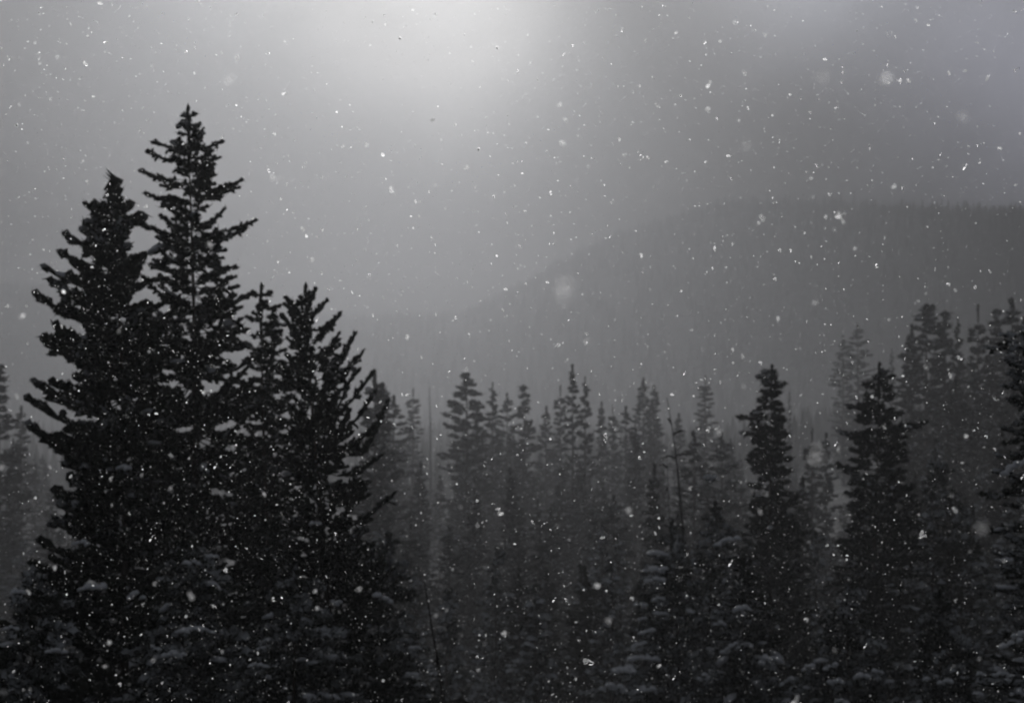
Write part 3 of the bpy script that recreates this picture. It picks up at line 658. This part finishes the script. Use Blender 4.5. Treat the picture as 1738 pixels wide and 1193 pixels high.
BIG = [(388, 135, 1.9, .0023, 'blurred round snowflake above the tip of the tallest spruce'),
       (1398, 127, 1.45, .0023, 'large blurred snowflake high at the right, left one of a pair'),
       (1507, 138, 1.5, .0023, 'large blurred snowflake high at the right, right one of a pair'),
       (1268, 243, 1.9, .0023, 'blurred snowflake in the dark part of the sky, right of centre'),
       (962, 492, 1.1, .0030, 'largest blurred snowflake at centre above the treetops'),
       (1428, 366, 3.6, .007, 'sharp elongated snowflake against the far hill'),
       (1392, 772, 1.5, .0035, 'blurred pale snowflake left of the broad dark spruce'),
       (1663, 898, 1.6, .0023, 'blurred snowflake in front of the trees near the right edge'),
       (1634, 195, 1.8, .0018, 'faint blurred snowflake near the upper right edge'),
       (465, 302, 2.6, .0023, 'small blurred snowflake right of the tallest spruce'),
       (848, 870, 5.0, .006, 'bright round snowflake in front of the dark wood left of centre'),
       (1026, 741, 8.0, .010, 'bright feathery snowflake in front of the centre treetops'),
       (1000, 1120, 8.0, .011, 'bright ragged snowflake low at bottom centre'),
       (1567, 908, 7.0, .009, 'bright upright snowflake in front of the low trees at right')]
for px, py, d, s, lab in BIG:
    VS, TS, nn = [], [], 0
    for q_ in range(5):
        v, t = flake(rng, s * .75); v = v + rng.normal(0, .35, 3) * s; VS.append(v); TS.append(t + nn); nn += len(v)
    o = link('snowflake', mesh('snowflake', np.concatenate(VS), np.concatenate(TS), None, M_FLAKE), loc=tuple(P(px, py, d)))
    tag(o, lab, 'snowflake', 'large snowflakes near the camera')

# ------------------------------------------------------------------ the snowy air
zmax = 178.0; zmin = -52.0
hv = [(x, y, z) for z in (zmin, zmax) for y in (-400, 4700) for x in (-4700, 4700)]
hz = mesh('haze', np.array(hv, float), None, np.array([(0, 2, 3, 1), (4, 5, 7, 6), (0, 1, 5, 4), (2, 6, 7, 3), (0, 4, 6, 2), (1, 3, 7, 5)]))
m = bpy.data.materials.new('haze'); t = nodes(m); pv = t.nodes.new('ShaderNodeVolumePrincipled'); pv.inputs['Color'].default_value = (.905, .917, .955, 1)
pv.inputs['Density'].default_value = HAZE_DENSITY; pv.inputs['Anisotropy'].default_value = HAZE_G
o = t.nodes.new('ShaderNodeOutputMaterial'); t.links.new(pv.outputs[0], o.inputs['Volume']); hz.materials.append(m)
tag(link('haze', hz), 'pale haze of falling snow filling the valley', 'haze', kind='stuff')

# ------------------------------------------------------------------ broken cloud out of view: banks added to shade the haze around a sunlit gap
def shade_cloud_bank(name, x0, x1, y0, y1, zc, seed, label):
    rng = np.random.default_rng(seed); nx, ny = 36, 40; V = []; Q = []
    ph = rng.uniform(0, 9, 8)
    for side in (1, -1):
        for j in range(ny + 1):
            for i in range(nx + 1):
                u, v = i / nx, j / ny; e = max(0, (1 - (2 * u - 1) ** 8) * (1 - (2 * v - 1) ** 8)) ** .5
                x = x0 + (x1 - x0) * u; y = y0 + (y1 - y0) * v
                wob = 18 * math.sin(y * .006 + ph[0]) + 9 * math.sin(y * .017 + ph[1])
                b = .6 + .25 * math.sin(x * .02 + ph[2]) * math.cos(y * .013 + ph[3]) + .15 * math.sin(x * .05 + y * .04 + ph[4])
                V.append((x + wob, y, zc + side * (120 if side > 0 else 45) * e * b))
    m = (nx + 1) * (ny + 1)
    for j in range(ny):
        for i in range(nx):
            a = j * (nx + 1) + i; Q.append((a, a + 1, a + nx + 2, a + nx + 1)); Q.append((m + a, m + a + nx + 1, m + a + nx + 2, m + a + 1))
    o = link(name, mesh(name, np.array(V), None, np.array(Q), M_SHADE_CLOUD, True)); tag(o, kind='structure'); return o
M_SHADE_CLOUD = bpy.data.materials.new('cloud'); _t = nodes(M_SHADE_CLOUD); _b = _t.nodes.new('ShaderNodeBsdfDiffuse'); _b.inputs['Color'].default_value = (.85, .86, .88, 1)
_o = _t.nodes.new('ShaderNodeOutputMaterial'); _t.links.new(_b.outputs[0], _o.inputs['Surface'])
shade_cloud_bank('cloud', -70, 2400, 1200, 7600, 900, 1, '')  # unseen bank, placed to keep the sun off the haze at right
shade_cloud_bank('cloud', -2600, -262, 1200, 7600, 900, 2, '')  # unseen bank, placed to dim the haze at far left
